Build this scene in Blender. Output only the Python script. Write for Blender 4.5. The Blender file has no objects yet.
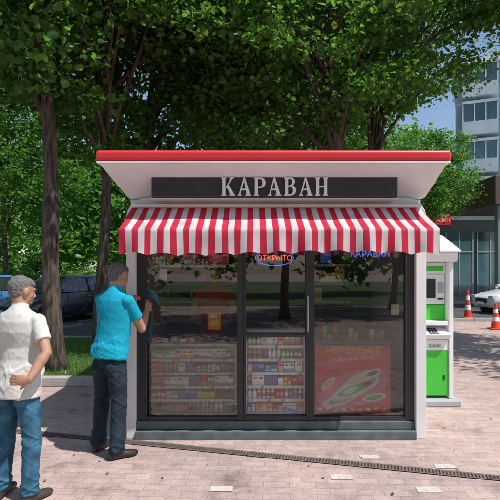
import bpy, bmesh, math, random
import numpy as np
from mathutils import Vector, Matrix, noise
from mathutils.bvhtree import BVHTree
random.seed(7)
sc = bpy.context.scene
COL = sc.collection

# ------------------------------------------------------------------ materials
def new_mat(name):
    m = bpy.data.materials.new(name); m.use_nodes = True
    nt = m.node_tree
    return m, nt, nt.nodes['Principled BSDF']

def mat(name, col, rough=0.6, metal=0.0, var=0.12, scale=6.0, bump=0.0, bscale=60.0, emit=None, spec=0.5, coat=0.0):
    m, nt, b = new_mat(name)
    b.inputs['Roughness'].default_value = rough
    b.inputs['Metallic'].default_value = metal
    b.inputs['Specular IOR Level'].default_value = spec
    b.inputs['Coat Weight'].default_value = coat
    b.inputs['Base Color'].default_value = (*col, 1)
    g = nt.nodes.new('ShaderNodeNewGeometry')
    if var > 0:
        n = nt.nodes.new('ShaderNodeTexNoise'); n.inputs['Scale'].default_value = scale; n.inputs['Detail'].default_value = 6
        nt.links.new(g.outputs['Position'], n.inputs['Vector'])
        r = nt.nodes.new('ShaderNodeValToRGB')
        r.color_ramp.elements[0].position = 0.3; r.color_ramp.elements[1].position = 0.7
        r.color_ramp.elements[0].color = (*[c*(1-var) for c in col], 1)
        r.color_ramp.elements[1].color = (*[min(1, c*(1+var)) for c in col], 1)
        nt.links.new(n.outputs['Fac'], r.inputs['Fac']); nt.links.new(r.outputs['Color'], b.inputs['Base Color'])
    if bump > 0:
        n2 = nt.nodes.new('ShaderNodeTexNoise'); n2.inputs['Scale'].default_value = bscale; n2.inputs['Detail'].default_value = 4
        nt.links.new(g.outputs['Position'], n2.inputs['Vector'])
        bp = nt.nodes.new('ShaderNodeBump'); bp.inputs['Strength'].default_value = bump; bp.inputs['Distance'].default_value = 0.02
        nt.links.new(n2.outputs['Fac'], bp.inputs['Height']); nt.links.new(bp.outputs['Normal'], b.inputs['Normal'])
    if emit:
        b.inputs['Emission Color'].default_value = (*emit[0], 1); b.inputs['Emission Strength'].default_value = emit[1]
    return m

def leaf_mat(name, c1, c2, t):
    m, nt, b = new_mat(name)
    g = nt.nodes.new('ShaderNodeNewGeometry')
    r = nt.nodes.new('ShaderNodeValToRGB')
    r.color_ramp.elements[0].color = (*c1, 1); r.color_ramp.elements[1].color = (*c2, 1)
    nt.links.new(g.outputs['Random Per Island'], r.inputs['Fac'])
    nt.links.new(r.outputs['Color'], b.inputs['Base Color'])
    b.inputs['Roughness'].default_value = 0.4; b.inputs['Specular IOR Level'].default_value = 0.4
    tr = nt.nodes.new('ShaderNodeBsdfTranslucent')
    mx = nt.nodes.new('ShaderNodeMixRGB'); mx.blend_type = 'MULTIPLY'; mx.inputs['Fac'].default_value = 1
    mx.inputs['Color2'].default_value = (2.7, 3.0, 1.4, 1)
    nt.links.new(r.outputs['Color'], mx.inputs['Color1']); nt.links.new(mx.outputs['Color'], tr.inputs['Color'])
    ms = nt.nodes.new('ShaderNodeMixShader'); ms.inputs['Fac'].default_value = t
    nt.links.new(b.outputs[0], ms.inputs[1]); nt.links.new(tr.outputs[0], ms.inputs[2])
    nt.links.new(ms.outputs[0], nt.nodes['Material Output'].inputs['Surface'])
    return m

def glass_mat(name, tint, base=0.05, k=1.5):
    m, nt, b = new_mat(name); nt.nodes.remove(b)
    tr = nt.nodes.new('ShaderNodeBsdfTransparent'); tr.inputs['Color'].default_value = (*tint, 1)
    gl = nt.nodes.new('ShaderNodeBsdfGlossy'); gl.inputs['Roughness'].default_value = 0.0
    fr = nt.nodes.new('ShaderNodeFresnel'); fr.inputs['IOR'].default_value = 1.5
    ma = nt.nodes.new('ShaderNodeMath'); ma.operation = 'MULTIPLY_ADD'; ma.inputs[1].default_value = k; ma.inputs[2].default_value = base
    ma.use_clamp = True
    nt.links.new(fr.outputs[0], ma.inputs[0])
    ms = nt.nodes.new('ShaderNodeMixShader')
    nt.links.new(ma.outputs[0], ms.inputs['Fac']); nt.links.new(tr.outputs[0], ms.inputs[1]); nt.links.new(gl.outputs[0], ms.inputs[2])
    nt.links.new(ms.outputs[0], nt.nodes['Material Output'].inputs['Surface'])
    return m

def fabric_mat(name, col, t=0.35):
    m, nt, b = new_mat(name)
    b.inputs['Base Color'].default_value = (*col, 1); b.inputs['Roughness'].default_value = 0.75
    g = nt.nodes.new('ShaderNodeNewGeometry')
    n = nt.nodes.new('ShaderNodeTexNoise'); n.inputs['Scale'].default_value = 5; n.inputs['Detail'].default_value = 6
    nt.links.new(g.outputs['Position'], n.inputs['Vector'])
    r = nt.nodes.new('ShaderNodeValToRGB')
    r.color_ramp.elements[0].color = (*[c*0.72 for c in col], 1); r.color_ramp.elements[1].color = (*col, 1)
    r.color_ramp.elements[0].position = .3; r.color_ramp.elements[1].position = .6
    nt.links.new(n.outputs['Fac'], r.inputs['Fac']); nt.links.new(r.outputs['Color'], b.inputs['Base Color'])
    tr = nt.nodes.new('ShaderNodeBsdfTranslucent'); nt.links.new(r.outputs['Color'], tr.inputs['Color'])
    ms = nt.nodes.new('ShaderNodeMixShader'); ms.inputs['Fac'].default_value = t
    nt.links.new(b.outputs[0], ms.inputs[1]); nt.links.new(tr.outputs[0], ms.inputs[2])
    nt.links.new(ms.outputs[0], nt.nodes['Material Output'].inputs['Surface'])
    return m

def pavers_mat():
    m, nt, b = new_mat('pavers')
    g = nt.nodes.new('ShaderNodeNewGeometry')
    mp = nt.nodes.new('ShaderNodeMapping'); mp.inputs['Rotation'].default_value = (0, 0, math.radians(3))
    nt.links.new(g.outputs['Position'], mp.inputs['Vector'])
    br = nt.nodes.new('ShaderNodeTexBrick'); br.inputs['Scale'].default_value = 1
    br.inputs['Brick Width'].default_value = 0.2; br.inputs['Row Height'].default_value = 0.1
    br.inputs['Mortar Size'].default_value = 0.003; br.inputs['Mortar Smooth'].default_value = 0.5
    br.inputs['Color1'].default_value = (0.52, 0.40, 0.365, 1); br.inputs['Color2'].default_value = (0.43, 0.325, 0.295, 1)
    br.inputs['Mortar'].default_value = (0.28, 0.22, 0.20, 1)
    nt.links.new(mp.outputs[0], br.inputs['Vector'])
    def layer(prev, scale, lo, hi, p0, p1, det=6):
        n = nt.nodes.new('ShaderNodeTexNoise'); n.inputs['Scale'].default_value = scale; n.inputs['Detail'].default_value = det; n.inputs['Roughness'].default_value = 0.65
        nt.links.new(g.outputs['Position'], n.inputs['Vector'])
        r = nt.nodes.new('ShaderNodeValToRGB'); r.color_ramp.elements[0].position = p0; r.color_ramp.elements[1].position = p1
        r.color_ramp.elements[0].color = (*lo, 1); r.color_ramp.elements[1].color = (*hi, 1)
        nt.links.new(n.outputs['Fac'], r.inputs['Fac'])
        x = nt.nodes.new('ShaderNodeMixRGB'); x.blend_type = 'MULTIPLY'; x.inputs['Fac'].default_value = 1
        nt.links.new(prev, x.inputs['Color1']); nt.links.new(r.outputs['Color'], x.inputs['Color2'])
        return x.outputs['Color']
    c = layer(br.outputs['Color'], 0.7, (0.78, 0.78, 0.79), (1.1, 1.08, 1.05), 0.35, 0.65)
    c = layer(c, 9, (0.80, 0.80, 0.80), (1.1, 1.1, 1.1), 0.3, 0.7)
    c = layer(c, 2.2, (0.60, 0.58, 0.56), (1, 1, 1), 0.32, 0.46, 10)
    c = layer(c, 60, (0.80, 0.80, 0.80), (1.1, 1.1, 1.1), 0.3, 0.7, 2)
    nt.links.new(c, b.inputs['Base Color'])
    b.inputs['Roughness'].default_value = 0.85
    bp = nt.nodes.new('ShaderNodeBump'); bp.inputs['Strength'].default_value = 0.3; bp.inputs['Distance'].default_value = 0.004; bp.invert = True
    nt.links.new(br.outputs['Fac'], bp.inputs['Height']); nt.links.new(bp.outputs[0], b.inputs['Normal'])
    return m

def bark_mat():
    m, nt, b = new_mat('bark')
    g = nt.nodes.new('ShaderNodeNewGeometry')
    mp = nt.nodes.new('ShaderNodeMapping'); mp.inputs['Scale'].default_value = (22, 22, 3.5)
    nt.links.new(g.outputs['Position'], mp.inputs['Vector'])
    n = nt.nodes.new('ShaderNodeTexNoise'); n.inputs['Scale'].default_value = 1; n.inputs['Detail'].default_value = 8
    nt.links.new(mp.outputs[0], n.inputs['Vector'])
    r = nt.nodes.new('ShaderNodeValToRGB'); r.color_ramp.elements[0].position = 0.35; r.color_ramp.elements[1].position = 0.65
    r.color_ramp.elements[0].color = (0.028, 0.021, 0.016, 1); r.color_ramp.elements[1].color = (0.14, 0.105, 0.08, 1)
    nt.links.new(n.outputs['Fac'], r.inputs['Fac']); nt.links.new(r.outputs['Color'], b.inputs['Base Color'])
    bp = nt.nodes.new('ShaderNodeBump'); bp.inputs['Strength'].default_value = 1.0; bp.inputs['Distance'].default_value = 0.04
    nt.links.new(n.outputs['Fac'], bp.inputs['Height']); nt.links.new(bp.outputs[0], b.inputs['Normal'])
    b.inputs['Roughness'].default_value = 0.95
    return m

M = dict(
 pavers=pavers_mat(), bark=bark_mat(),
 asphalt=mat('asphalt', (0.07, 0.07, 0.072), 0.9, var=0.25, scale=3, bump=0.3, bscale=150),
 grass=mat('grass_ground', (0.06, 0.11, 0.025), 0.95, var=0.4, scale=2.5),
 blade=leaf_mat('grass_blade', (0.07, 0.15, 0.02), (0.13, 0.23, 0.05), 0.3),
 kerb=mat('kerb_stone', (0.40, 0.38, 0.36), 0.85, var=0.2, scale=8),
 slab=mat('slab', (0.52, 0.47, 0.43), 0.85, var=0.2, scale=20),
 iron=mat('iron', (0.15, 0.115, 0.10), 0.7, var=0.35, scale=12),
 hole=mat('hole', (0.03, 0.025, 0.022), 0.95, var=0),
 red=mat('red_paint', (0.68, 0.03, 0.04), 0.4, var=0.08, scale=2.5, coat=0.2),
 white=mat('white_panel', (0.78, 0.78, 0.78), 0.4, var=0.07, scale=3),
 soff=mat('soffit_white', (0.76, 0.78, 0.80), 0.45, var=0.08, scale=3),
 sign=mat('sign_dark', (0.045, 0.042, 0.052), 0.35, var=0.15),
 letter=mat('letter_white', (0.85, 0.85, 0.85), 0.4, var=0),
 frame=mat('frame_anthracite', (0.04, 0.043, 0.048), 0.4, metal=0.2, var=0.15),
 plinth=mat('plinth', (0.11, 0.135, 0.145), 0.6, var=0.25, scale=8),
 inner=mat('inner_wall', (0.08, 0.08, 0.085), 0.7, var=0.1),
 shelfw=mat('shelf_white', (0.6, 0.6, 0.6), 0.5, var=0.05),
 glass=glass_mat('window_glass', (0.90, 0.93, 0.92), 0.065, 1.9),
 awr=fabric_mat('awning_red', (0.74, 0.02, 0.07)), aww=fabric_mat('awning_white', (0.84, 0.81, 0.80)),
 black=mat('black_plastic', (0.015, 0.015, 0.017), 0.45, var=0),
 rubber=mat('rubber', (0.02, 0.02, 0.02), 0.85, var=0.1),
 chrome=mat('alloy', (0.5, 0.5, 0.52), 0.3, metal=0.9, var=0.05),
 cglass=mat('car_glass', (0.02, 0.025, 0.03), 0.06, var=0, spec=0.9),
 lamp=mat('lamp_lens', (0.6, 0.62, 0.65), 0.15, var=0), rlamp=mat('rear_lens', (0.4, 0.01, 0.01), 0.2, var=0),
 green=mat('terminal_green', (0.06, 0.55, 0.05), 0.4, var=0.1, scale=4),
 screen=mat('screen', (0.02, 0.03, 0.035), 0.12, var=0),
 cone=mat('cone_orange', (0.75, 0.06, 0.02), 0.5, var=0.08),
 led_r=mat('led_red', (0.8, 0.05, 0.03), 0.5, var=0, emit=((1, 0.1, 0.05), 1.5)),
 led_b=mat('led_blue', (0.05, 0.1, 0.8), 0.5, var=0, emit=((0.1, 0.25, 1), 0.7)),
 poster=mat('poster_red', (0.80, 0.02, 0.07), 0.4, var=0.1, scale=5),
 yellow=mat('p_yellow', (0.88, 0.66, 0.04), 0.5, var=0), orange=mat('p_orange', (0.88, 0.27, 0.02), 0.5, var=0),
 pgreen=mat('p_green', (0.10, 0.6, 0.10), 0.5, var=0), ppink=mat('p_pink', (0.85, 0.25, 0.4), 0.5, var=0),
 pblue=mat('p_blue', (0.03, 0.2, 0.7), 0.5, var=0), pcream=mat('p_cream', (0.85, 0.8, 0.62), 0.5, var=0),
 pbrown=mat('p_brown', (0.25, 0.1, 0.04), 0.5, var=0), pgrey=mat('p_grey', (0.4, 0.41, 0.43), 0.5, var=0),
 pdred=mat('p_dred', (0.6, 0.015, 0.03), 0.5, var=0),
 fac=mat('facade', (0.40, 0.48, 0.53), 0.8, var=0.12, scale=0.6), fac2=mat('facade_pale', (0.58, 0.65, 0.68), 0.7, var=0.1, scale=1),
 win=mat('window', (0.06, 0.14, 0.16), 0.08, var=0.5, scale=0.5, spec=0.8),
 shop=mat('shop_grey', (0.17, 0.22, 0.23), 0.6, var=0.12, scale=1), shopb=mat('shop_brown', (0.09, 0.06, 0.05), 0.6, var=0.1),
)

# ------------------------------------------------------------------ builders
def add_obj(name, me, parent=None):
    o = bpy.data.objects.new(name, me); COL.objects.link(o)
    if parent:
        o.parent = parent
        o.matrix_parent_inverse = Matrix.Translation(-Vector(parent.location))
    return o

def empty(name, loc=(0, 0, 0)):
    e = bpy.data.objects.new(name, None); e.empty_display_size = 0.2; e.location = loc
    COL.objects.link(e); return e

class MB:
    def __init__(s, X=None): s.v = []; s.f = []; s.m = []; s.mats = []; s.X = X
    def mi(s, m):
        m = M[m] if isinstance(m, str) else m
        if m not in s.mats: s.mats.append(m)
        return s.mats.index(m)
    def raw(s, vs, fs, m):
        o = len(s.v); i = s.mi(m)
        for p in vs:
            p = Vector(p)
            s.v.append(s.X @ p if s.X else p)
        for f in fs: s.f.append([o+k for k in f]); s.m.append(i)
    def box(s, x0, x1, y0, y1, z0, z1, m):
        vs = [(x, y, z) for z in (z0, z1) for y in (y0, y1) for x in (x0, x1)]
        s.raw(vs, [(0, 2, 3, 1), (4, 5, 7, 6), (0, 1, 5, 4), (2, 6, 7, 3), (0, 4, 6, 2), (1, 3, 7, 5)], m)
    def hexa(s, b, t, m):
        s.raw(list(b)+list(t), [(3, 2, 1, 0), (4, 5, 6, 7), (0, 1, 5, 4), (1, 2, 6, 5), (2, 3, 7, 6), (3, 0, 4, 7)], m)
    def quad(s, a, b, c, d, m): s.raw([a, b, c, d], [(0, 1, 2, 3)], m)
    def poly(s, pts, y, d, m):
        n = len(pts)
        vs = [(p[0], y-d, p[1]) for p in pts]+[(p[0], y, p[1]) for p in pts]
        fs = [tuple(range(n)), tuple(range(2*n-1, n-1, -1))]+[(i, i+n, (i+1) % n+n, (i+1) % n) for i in range(n)]
        s.raw(vs, fs, m)
    def tube(s, pts, rs, m, n=12, cap=True):
        pts = [Vector(p) for p in pts]; vs = []; fs = []
        ref = Vector((0.31, 0.95, 0.1)).normalized()
        for i, p in enumerate(pts):
            t = (pts[min(i+1, len(pts)-1)]-pts[max(i-1, 0)]).normalized()
            rr = ref if abs(t.dot(ref)) < 0.9 else Vector((1, 0, 0))
            a = (rr-t*rr.dot(t)).normalized(); b = t.cross(a)
            for k in range(n):
                an = 2*math.pi*k/n
                vs.append(p+(a*math.cos(an)+b*math.sin(an))*rs[i])
        for i in range(len(pts)-1):
            for k in range(n):
                fs.append((i*n+k, i*n+(k+1) % n, (i+1)*n+(k+1) % n, (i+1)*n+k))
        if cap: fs.append(tuple(range(n-1, -1, -1))); fs.append(tuple(range((len(pts)-1)*n, len(pts)*n)))
        s.raw(vs, fs, m)
    def obj(s, name, parent=None, smooth=False, bevel=0, seg=2):
        me = bpy.data.meshes.new(name)
        me.from_pydata([tuple(v) for v in s.v], [], s.f)
        for m in s.mats: me.materials.append(m)
        me.polygons.foreach_set('material_index', s.m)
        if smooth: me.polygons.foreach_set('use_smooth', [True]*len(s.f))
        me.update()
        bm = bmesh.new(); bm.from_mesh(me); bmesh.ops.recalc_face_normals(bm, faces=bm.faces); bm.to_mesh(me); bm.free()
        o = add_obj(name, me, parent)
        if bevel:
            b = o.modifiers.new('b', 'BEVEL'); b.width = bevel; b.segments = seg; b.limit_method = 'ANGLE'; b.angle_limit = math.radians(40)
        return o

def text(name, body, size, loc, m, parent=None, ext=0.002, rz=0, sx=1.0, align='CENTER', off=0):
    c = bpy.data.curves.new(name, 'FONT'); c.body = body; c.size = size; c.align_x = align; c.extrude = ext; c.offset = off
    c.materials.append(M[m]); o = bpy.data.objects.new(name, c); COL.objects.link(o)
    o.location = loc; o.rotation_euler = (math.radians(90), rz, 0); o.scale = (sx, 1, 1)
    if parent: o.parent = parent; o.matrix_parent_inverse = Matrix.Translation(-Vector(parent.location))
    return o

# ------------------------------------------------------------------ ground
def sheet(name, x0, x1, y0, y1, z, m):
    b = MB(); b.quad((x0, y0, z), (x1, y0, z), (x1, y1, z), (x0, y1, z), m); return b.obj(name)
sheet('pavement', -300, 300, -200, 500, 0.0, 'pavers')
sheet('asphalt_road', -200, -0.8, 11.6, 20, 0.004, 'asphalt')
sheet('asphalt_road', 4.2, 120, 16.2, 24.5, 0.004, 'asphalt')
sheet('lawn', -200, 3.0, 20.3, 300, 0.02, 'grass')
sheet('lawn', -60, 60, -60, -13, 0.02, 'grass')
b = MB()
b.box(-30, -1.9, 7.2, 11.4, 0.0, 0.09, 'grass'); gv = b.obj('grass_verge')
b = MB()
x = -30.0
while x < -1.9:
    x1 = min(x+1.0, -1.9); b.box(x+.004, x1-.004, 7.06, 7.198, 0.0, 0.13, 'kerb'); b.box(x+.004, x1-.004, 11.402, 11.55, 0, 0.13, 'kerb'); x += 1
y = 7.06
while y < 11.5:
    y1 = min(y+1, 11.55); b.box(-1.898, -1.76, y+.004, y1-.004, 0.0, 0.13, 'kerb'); y += 1
b.obj('kerb', bevel=0.012)
b = MB()
x = -60.0
while x < 3: b.box(x+.004, x+.996, 20.0, 20.15, 0, 0.14, 'kerb'); x += 1
b.obj('kerb')
b = MB()
for i in range(60): b.box(4.2+i+.004, 4.2+i+.996, 16.05, 16.19, 0, 0.1, 'kerb')
b.obj('kerb', bevel=0.012)

def mesh_np(name, V, nper, faces_local, m):
    n = len(V)//nper
    F = np.array(faces_local); k = F.shape[1]
    idx = (np.arange(n)[:, None, None]*nper+F[None]).reshape(-1)
    me = bpy.data.meshes.new(name)
    me.vertices.add(len(V)); me.vertices.foreach_set('co', V.astype(np.float32).ravel())
    me.loops.add(len(idx)); me.loops.foreach_set('vertex_index', idx.astype(np.int32))
    np_ = len(idx)//k; me.polygons.add(np_)
    me.polygons.foreach_set('loop_start', (np.arange(np_)*k).astype(np.int32))
    me.materials.append(m); me.update(calc_edges=True); me.validate()
    return me

rng = np.random.default_rng(11)
def leaves(C, size, droop=0.3):
    n = len(C)
    d = rng.normal(size=(n, 3)); d[:, 2] = d[:, 2]*0.55-droop; d /= np.linalg.norm(d, axis=1)[:, None]
    up = rng.normal(size=(n, 3))*0.75; up[:, 2] += 1.0
    s = np.cross(d, up); s /= np.linalg.norm(s, axis=1)[:, None]+1e-9
    nn = np.cross(s, d)
    L = size*(0.6+0.8*rng.random(n))[:, None]
    sh = [(0, 0, 0), (.40, .25, .14), (.32, .72, .1), (0, 1.1, -.08), (-.32, .72, .1), (-.40, .25, .14)]
    V = np.stack([C+L*(s*a+d*bb+nn*c) for a, bb, c in sh], axis=1).reshape(-1, 3)
    return V
LF = [(0, 1, 2, 3), (0, 3, 4, 5)]
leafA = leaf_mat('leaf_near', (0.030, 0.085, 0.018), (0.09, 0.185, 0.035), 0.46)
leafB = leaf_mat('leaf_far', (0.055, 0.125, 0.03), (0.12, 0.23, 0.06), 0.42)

def crown_clusters(nc, R, seed):
    r = np.random.default_rng(seed)
    d = r.normal(size=(nc, 3)); d /= np.linalg.norm(d, axis=1)[:, None]
    rad = r.random(nc)**0.42*(0.8+0.35*r.random(nc))
    return d*rad[:, None]*np.array(R)
def crown_mesh(name, seed, nc=135, per=185, R=(3.2, 3.1, 3.0), size=0.102, m=None, sig=0.36):
    C = crown_clusters(nc, R, seed)
    sg = sig*(0.45+0.8*rng.random(nc))
    P = (C[:, None, :]+rng.normal(size=(nc, per, 3))*sg[:, None, None]*np.array([1, 1, 0.55])).reshape(-1, 3)
    return mesh_np(name, leaves(P, size), 6, LF, m or leafA), C
crowns = [crown_mesh('crown_%d' % i, 100+i) for i in range(3)]

def tree(base, top_off, r0, cc, cs, var, rot, name='deciduous_tree'):
    e = empty(name, (base[0], base[1], 0))
    me, C = crowns[var]
    co = add_obj('crown', me, e); co.location = cc; co.rotation_euler = (0, 0, rot); co.scale = (cs, cs, cs)
    b = MB(); Rm = Matrix.Rotation(rot, 3, 'Z')
    rr = random.Random(int(base[0]*100+base[1]*7))
    H = cc[2]+1.2*cs; pts = []; rs = []; N = 26
    topx, topy = cc[0]-base[0], cc[1]-base[1]
    for i in range(N+1):
        t = i/N
        wob = 0.05*math.sin(t*9+base[0]*3)
        pts.append((base[0]+top_off*t+wob+0.3*topx*t*t, base[1]+wob*0.6+0.3*topy*t*t, t*H-0.03))
        rs.append(r0*((1-t)**0.8*0.78+0.14)*(1+0.55*math.exp(-t*H/0.25))*(1+.06*math.sin(t*37+base[0])))
    b.tube(pts, rs, 'bark', 16)
    for k in range(26):
        tgt = Vector(cc)+Rm @ (Vector(C[rr.randrange(len(C))])*cs*0.95)
        t0 = rr.uniform(0.42, 0.95)
        i = int(t0*N); p0 = Vector(pts[i])
        if tgt.z < p0.z-0.6: tgt.z = p0.z+rr.random()
        L = (tgt-p0)
        lp = []; lr = []
        for j in range(7):
            u = j/6
            q = p0+L*u+Vector((0, 0, 1))*math.sin(u*math.pi)*0.12*L.length+Vector((rr.uniform(-1, 1), rr.uniform(-1, 1), rr.uniform(-1, 1)))*0.07*(1 if 0 < j else 0)
            lp.append(q); lr.append(max(0.008, rs[i]*0.45*(1-u)**1.0+0.008))
        b.tube(lp, lr, 'bark', 7)
    b.obj('trunk', e, smooth=True)
    return e
tree((-3.02, 7.9), -0.35, 0.165, (-3.9, 8.3, 7.1), 1.02, 0, 0.3)
tree((-2.75, 9.3), -0.02, 0.135, (-2.2, 9.7, 6.8), 0.97, 1, 1.9)
tree((-2.4, 11.3), 0.1, 0.15, (-1.8, 12.2, 6.6), 1.08, 2, 3.1)
tree((1.8, 9.3), -0.15, 0.17, (0.95, 9.5, 6.35), 0.88, 0, 4.2)
tree((1.2, 14.5), 0.1, 0.16, (1.6, 14.5, 6.9), 1.1, 1, 0.4)
tree((2.9, 12.4), 0.1, 0.15, (3.6, 12.2, 8.2), 0.9, 2, 1.2)
tree((8.3, 9.0), 0.0, 0.17, (7.0, 8.9, 8.35), 1.0, 0, 5.2)
tree((7.5, 22.0), 0.0, 0.14, (7.4, 22, 5.7), 0.76, 1, 2.6)
tree((-7.6, 10.5), 0.1, 0.15, (-7.9, 10.8, 7.3), 0.9, 2, 2.0)
tree((-10.6, 21.5), 0.1, 0.14, (-10.5, 21.5, 6.6), 1.1, 1, 3.0)
# behind the camera
tree((-4.5, -9.5), 0.1, 0.16, (-4.5, -9.5, 5.6), 1.1, 1, 1.0)
tree((1.2, -7.0), 0.1, 0.16, (1.2, -7, 6.0), 1.1, 0, 2.5)
tree((6.0, -11.0), 0.1, 0.16, (6.0, -11, 5.4), 1.1, 2, 0.5)

def mass(name, specs, size, per, m):
    P = []
    for (cx, cy, cz, rx, ry, rz, nc) in specs:
        C = crown_clusters(nc, (rx, ry, rz), int(abs(cx*13+cy*7))+1)+np.array([cx, cy, cz])
        C = C[C[:, 2] > 0.15]
        sg = 0.16*min(rx, rz)*(0.6+0.8*rng.random(len(C)))
        q = (C[:, None, :]+rng.normal(size=(len(C), per, 3))*sg[:, None, None]*np.array([1, 1, 0.7])).reshape(-1, 3)
        P.append(q)
    P = np.concatenate(P); P = P[P[:, 2] > 0.03]
    return add_obj(name, mesh_np(name, leaves(P, size), 6, LF, m))
sp = []
r = random.Random(3)
for i in range(22):
    X = -58+i*3.3+r.uniform(-1, 1)
    sp.append((X, 33+r.uniform(-4, 12), 5.5+r.uniform(-1.5, 2.5), 3.6, 3.4, 4.4, 60))
for i in range(9): sp.append((-62+i*8+r.uniform(-2, 2), 50+r.uniform(-2, 2), 3, 5.5, 2.5, 3.2, 60))
for i in range(8): sp.append((-60+i*12, 62+r.uniform(-4, 4), 9, 8, 4, 8, 60))
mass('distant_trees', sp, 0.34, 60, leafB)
sp = []
for i in range(13): sp.append((-38+i*6+r.uniform(-1, 1), -24+r.uniform(-4, 3), 5.5, 4.2, 3.5, 5.0, 40))
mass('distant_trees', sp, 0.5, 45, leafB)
sp = [(-40+i*1.3+r.uniform(-.3, .3), 24.2+r.uniform(-.6, .6), 0.8, 1.1, 0.8, 1.1, 22) for i in range(34)]
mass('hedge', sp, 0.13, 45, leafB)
n = 22000
gx = rng.uniform(-8, -1.93, n); gy = rng.uniform(7.22, 11.38, n)
h = rng.uniform(0.03, 0.09, n); a = rng.uniform(0, 6.28, n); w = 0.006
bx, by = np.cos(a)*w, np.sin(a)*w
lx, ly = rng.normal(0, 0.02, n), rng.normal(0, 0.02, n)
V = np.stack([np.stack([gx-bx, gy-by, np.full(n, .088)], 1), np.stack([gx+bx, gy+by, np.full(n, .088)], 1), np.stack([gx+lx, gy+ly, .088+h], 1)], 1).reshape(-1, 3)
go = add_obj('blades', mesh_np('blades', V, 3, [(0, 1, 2)], M['blade'])); go.parent = gv

# ------------------------------------------------------------------ drain + slabs
b = MB()
A = Vector((-2.6, 5.17, 0)); B = Vector((3.6, 3.52, 0)); D = (B-A).normalized(); N = Vector((-D.y, D.x, 0)); L = (B-A).length
def strip(a0, a1, n0, n1, z, m):
    b.quad(*[A+D*p+N*q+Vector((0, 0, z)) for p, q in ((a0, n0), (a1, n0), (a1, n1), (a0, n1))], m)
strip(0, L, -.048, .048, .004, 'hole'); strip(0, L, -.056, -.04, .008, 'iron'); strip(0, L, .04, .056, .008, 'iron')
p = 0
while p < L: strip(p, p+.015, -.04, .04, .0078, 'iron'); p += .027
b.obj('drain_channel')
b = MB()
for (x, y, w, d) in [(0.64, 3.93, .17, .10), (0.97, 4.38, .17, .08), (1.55, 4.15, .17, .09), (1.25, 3.70, .18, .10), (-0.3, 3.72, .17, .09), (3.2, 6.1, .2, .1), (3.9, 7.6, .2, .2), (2.4, 4.35, .18, .1)]:
    b.quad((x, y, .004), (x+w, y, .004), (x+w, y+d, .004), (x, y+d, .004), 'slab')
b.obj('paving_slab')
n = 200
P = np.stack([rng.uniform(-6, 6, n), rng.uniform(2.8, 11, n), np.full(n, .012)], 1)
P = P[~((P[:, 0] > -1.3) & (P[:, 0] < 1.8) & (P[:, 1] > 4.7))]
V = leaves(P, .028, 0); V[:, 2] = .007+np.clip(np.abs(V[:, 2]-.012)*.5, 0, .02)
add_obj('fallen_leaves', mesh_np('fallen_leaves', V, 6, LF, leaf_mat('dry_leaf', (0.12, 0.09, 0.05), (0.2, 0.17, 0.08), .1)))

# ------------------------------------------------------------------ kiosk
K = empty('kiosk', (0.25, 6.0, 0))
b = MB(); b.box(-1.38, 1.80, 4.45, 7.4, 2.622, 2.72, 'red'); b.obj('roof_rim', K, bevel=0.03, seg=4)
b = MB(); b.box(-1.372, 1.792, 4.458, 7.39, 2.604, 2.6215, 'white'); b.obj('roof_edge', K, bevel=0.004)
b = MB()
b.hexa([(-1.2, 4.9, 2.361), (1.72, 4.9, 2.361), (1.72, 6.95, 2.361), (-1.2, 6.95, 2.361)],
       [(-1.35, 4.48, 2.603), (1.77, 4.48, 2.603), (1.77, 7.37, 2.603), (-1.35, 7.37, 2.603)], 'soff')
b.obj('roof_soffit', K, bevel=0.01)
b = MB(); b.box(-.915, 1.372, 4.64, 4.86, 2.325, 2.515, 'sign'); b.obj('sign_board', K, bevel=0.006)
b = MB(); b.box(-.93, 1.387, 4.66, 4.87, 2.312, 2.322, 'white'); b.obj('sign_trim', K)
def letter(b, ch, x0, z0, h, y):
    cnt = [0]
    def P(pts):
        cnt[0] += 1
        b.poly([(x0+px*h, z0+pz*h) for px, pz in pts], y, 0.016+0.0006*cnt[0], 'letter')
    def R(a, c, d, e): P([(a, d), (c, d), (c, e), (a, e)])
    T = .17; t = .08; sf = .055; se = .05
    def stem(x, T=T): R(x, x+T, sf, 1-sf); R(x-se, x+T+se, 0, sf); R(x-se, x+T+se, 1-sf, 1)
    def bowl(x, zc, rx, rz):
        n = 10
        for i in range(n):
            a0 = -math.pi/2+math.pi*i/n; a1 = -math.pi/2+math.pi*(i+1)/n
            o = lambda a: (x+rx*math.cos(a), zc+rz*math.sin(a)); q = lambda a: (x+(rx-T)*math.cos(a), zc+(rz-t)*math.sin(a))
            P([q(a0), o(a0), o(a1), q(a1)])
    if ch == 'N': stem(.05); stem(.48); R(.05+T, .48, .46, .46+t)
    if ch == 'A':
        P([(.08, sf), (.15, sf), (.385, .90), (.33, 1)]); P([(.33, 1), (.41, 1), (.70, sf), (.50, sf)]); R(.2, .52, .30, .30+t)
        R(0.02, .22, 0, sf); R(.43, .76, 0, sf)
    if ch == 'K':
        stem(.05); P([(.22, .42), (.30, .42), (.62, .95), (.52, .95)]); P([(.27, .50), (.40, .63), (.72, sf), (.52, sf)]); R(.46, .70, .95, 1); R(.46, .76, 0, sf)
    if ch == 'P': stem(.05); R(.2, .34, 1-t, 1-.001); R(.2, .34, .42, .42+t); bowl(.34, .71, .3, .29)
    if ch == 'B': stem(.05); R(.2, .34, 1-t, 1-.001); R(.2, .36, .48, .48+t); R(.2, .36, 0.001, t); bowl(.34, .76, .26, .24); bowl(.36, .28, .3, .28)
b = MB(); x = -0.265; hh = .168
for ch, adv in zip('KAPABAN', (.82, .84, .70, .84, .75, .84, .8)):
    letter(b, ch, x, 2.338, hh, 4.64); x += adv*hh*1.08
b.obj('sign_letters', K)
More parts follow.
